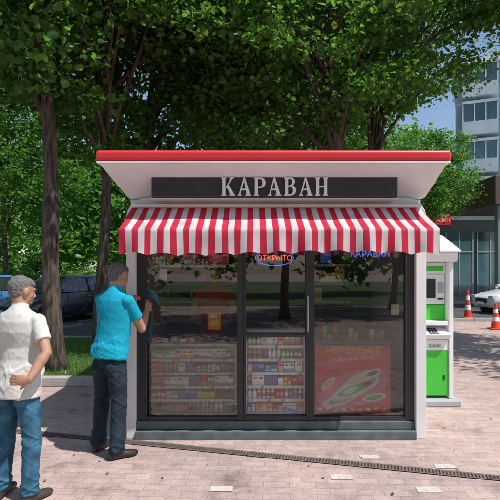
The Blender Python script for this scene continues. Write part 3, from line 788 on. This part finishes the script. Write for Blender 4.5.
    rm = to.modifiers.new('r', 'REMESH'); rm.mode = 'VOXEL'; rm.voxel_size = .0055
    sm = to.modifiers.new('s', 'SMOOTH'); sm.factor = .5; sm.iterations = 3
    dg = bpy.context.evaluated_depsgraph_get(); dg.update()
    res = bpy.data.meshes.new_from_object(to.evaluated_get(dg)); bpy.data.objects.remove(to)
    keys = list(G); trees = [BVHTree.FromPolygons(G[g][0], G[g][1]) for g in keys]
    res.materials.clear()
    for g in keys: res.materials.append(mats[g])
    nv = len(res.vertices); lab = [0]*nv; co = [v.co.copy() for v in res.vertices]; no = [v.normal.copy() for v in res.vertices]
    for i, c in enumerate(co):
        best = 9
        for k, t in enumerate(trees):
            d = t.find_nearest(c, .03)[3]
            if d is not None and d < best: best = d; lab[i] = k
    mi = []
    for p in res.polygons:
        ls = [lab[v] for v in p.vertices]; mi.append(max(set(ls), key=ls.count))
    res.polygons.foreach_set('material_index', mi); res.polygons.foreach_set('use_smooth', [True]*len(mi))
    def crease(v, p=5.0):
        return max(0.0, 1-p*abs(noise.noise(v)))**1.5
    new = []
    for i, c in enumerate(co):
        g = keys[lab[i]]; q = c-pos
        if g == 'shirt':
            lx = q.dot(r_); ly = q.dot(f); zz = q.z/s
            low = .45+1.4*math.exp(-((zz-.97)/.10)**2)
            sgn = 1 if lx > 0 else -1
            w = .8*crease(Vector((lx*3.0, ly*3.0, zz*9-abs(lx)*10)), 4)+.6*crease(Vector((lx*9+zz*sgn*5, ly*7, zz*4+7)), 4)+.4*crease(Vector((lx*7+4, ly*7, zz*15+lx*5)), 4)+.5*noise.noise(Vector((lx*5, ly*5, zz*4)))
            c = c+no[i]*(w*.0048*low)
        elif g == 'pants':
            zz = q.z/s; k = .5+1.2*math.exp(-((zz-.48)/.08)**2)+2.0*math.exp(-((zz-.12)/.07)**2)+.8*math.exp(-((zz-.76)/.06)**2)
            w = crease(Vector((q.x*4, q.y*4, q.z*11+q.x*9)), 4)+.7*crease(Vector((q.x*6+3, q.y*6, q.z*16-q.x*11)), 4)+.3*noise.noise(q*7)
            c = c+no[i]*(w*.0048*k)
        elif g == 'hair':
            c = c+no[i]*(.005*noise.noise(c*45)+.003*noise.noise(c*110))
        new += [c.x, c.y, max(c.z, .002)]
    res.vertices.foreach_set('co', new); res.update()
    o = bpy.data.objects.new(name, res); COL.objects.link(o); res.name = name
    return o

skin = mat('skin', (0.45, 0.24, 0.16), .5, var=.14, scale=15, bump=.1, bscale=300)
lip = mat('lips', (0.36, 0.13, 0.1), .5, var=0); eye = mat('eyes', (0.25, 0.22, 0.2), .2, var=0)
def cloth(n, c, v=.08, sc=30): return mat(n, c, .9, var=v, scale=sc, bump=.2, bscale=350, spec=.2)
hair1 = mat('hair_dark_grey', (0.17, 0.16, 0.15), .7, var=.6, scale=120, bump=.8, bscale=220); hair2 = mat('hair_grey', (0.21, 0.20, 0.19), .7, var=.6, scale=120, bump=.8, bscale=220)
hair3 = mat('hair_brown', (0.04, 0.025, 0.018), .6, var=.3, scale=120)
mA = dict(skin=skin, shirt=cloth('shirt_turquoise', (0.01, 0.33, 0.47)), pants=cloth('jeans_dark', (0.022, 0.036, 0.052), .35, 14), shoe=mat('shoe_black', (.02, .018, .017), .5), hair=hair1, lip=lip, eye=eye)
mB = dict(skin=skin, shirt=cloth('shirt_white', (0.62, 0.62, 0.58)), pants=cloth('jeans_blue', (0.04, 0.125, 0.20), .45, 12), shoe=mat('shoe_brown', (.05, .04, .035), .5), hair=hair2, lip=lip, eye=eye)
mC = dict(skin=skin, shirt=cloth('shirt_red', (0.4, 0.04, 0.04)), pants=cloth('trousers_black', (0.02, 0.02, 0.025)), shoe=mA['shoe'], hair=hair3, lip=lip, eye=eye)
person('man', (-1.25, 4.46, 0), math.radians(32), 1.71, mA,
       feet=[(-.17, .02, -.25, .02), (.13, -.04, .35, .03)],
       armR=((-.985, 4.54, 1.12), (-.975, 4.74, 1.275), (.05, .75, .6), (-.6, .3, -.5), .55, -1),
       armL=((-1.38, 4.74, 1.19), (-1.18, 4.77, 1.335), (.8, .35, .55), (.3, .6, -.5), .5, 1), head_yaw=.12, head_pitch=-.2, lean=.13, hem=.87)
person('man', (-1.67, 3.6, 0), math.radians(14), 1.60, mB,
       feet=[(-.15, .0, -.2, .02), (.13, -.03, .3, .03)],
       armR=((-1.425, 3.50, 1.07), (-1.50, 3.39, .905), (-.9, -.05, .0), (.1, .95, -.1), .35, 1),
       armL=((-1.92, 3.62, 1.04), (-1.91, 3.74, .82), (.05, .25, -1), (1, 0, 0), .3, 1), head_yaw=.45, head_pitch=-.18, lean=.05, hem=.80, belly=.05)
person('saleswoman', (-.42, 5.85, .14), math.radians(165), 1.58, mC,
       feet=[(-.10, .0, -.1, .02), (.10, 0, .1, .02)],
       armR=((-.66, 5.80, 1.2), (-.60, 5.58, 1.10), (.3, -.8, -.1), (0, 0, -1), .35, -1),
       armL=((-.19, 5.80, 1.2), (-.26, 5.58, 1.10), (-.3, -.8, -.1), (0, 0, -1), .35, 1), head_pitch=-.1, long_hair=True)

# ------------------------------------------------------------------ light, sky, camera
sd = Vector((.46, -.30, 1)).normalized()
li = bpy.data.lights.new('sun', 'SUN'); li.energy = 5.0; li.angle = math.radians(.5); li.color = (1, .96, .91)
lo = bpy.data.objects.new('sun', li); COL.objects.link(lo); lo.rotation_euler = (-sd).to_track_quat('-Z', 'Y').to_euler(); lo.location = (5, -3, 12)
w = bpy.data.worlds.new('World'); sc.world = w; w.use_nodes = True
bg = w.node_tree.nodes['Background']; sk = w.node_tree.nodes.new('ShaderNodeTexSky'); sk.sky_type = 'NISHITA'; sk.sun_disc = False
sk.sun_elevation = math.asin(sd.z); sk.sun_rotation = math.atan2(sd.x, sd.y)
w.node_tree.links.new(sk.outputs[0], bg.inputs['Color']); bg.inputs['Strength'].default_value = .15
cam = bpy.data.cameras.new('camera'); co = bpy.data.objects.new('camera', cam); COL.objects.link(co)
co.location = (0, 0, 1.65); co.rotation_euler = (math.radians(90), 0, 0)
cam.sensor_width = 36; cam.lens = 36; cam.shift_y = .04; cam.clip_end = 2000; cam.clip_start = .05
sc.camera = co
sc.view_settings.view_transform = 'Standard'; sc.view_settings.look = 'None'; sc.view_settings.exposure = 0
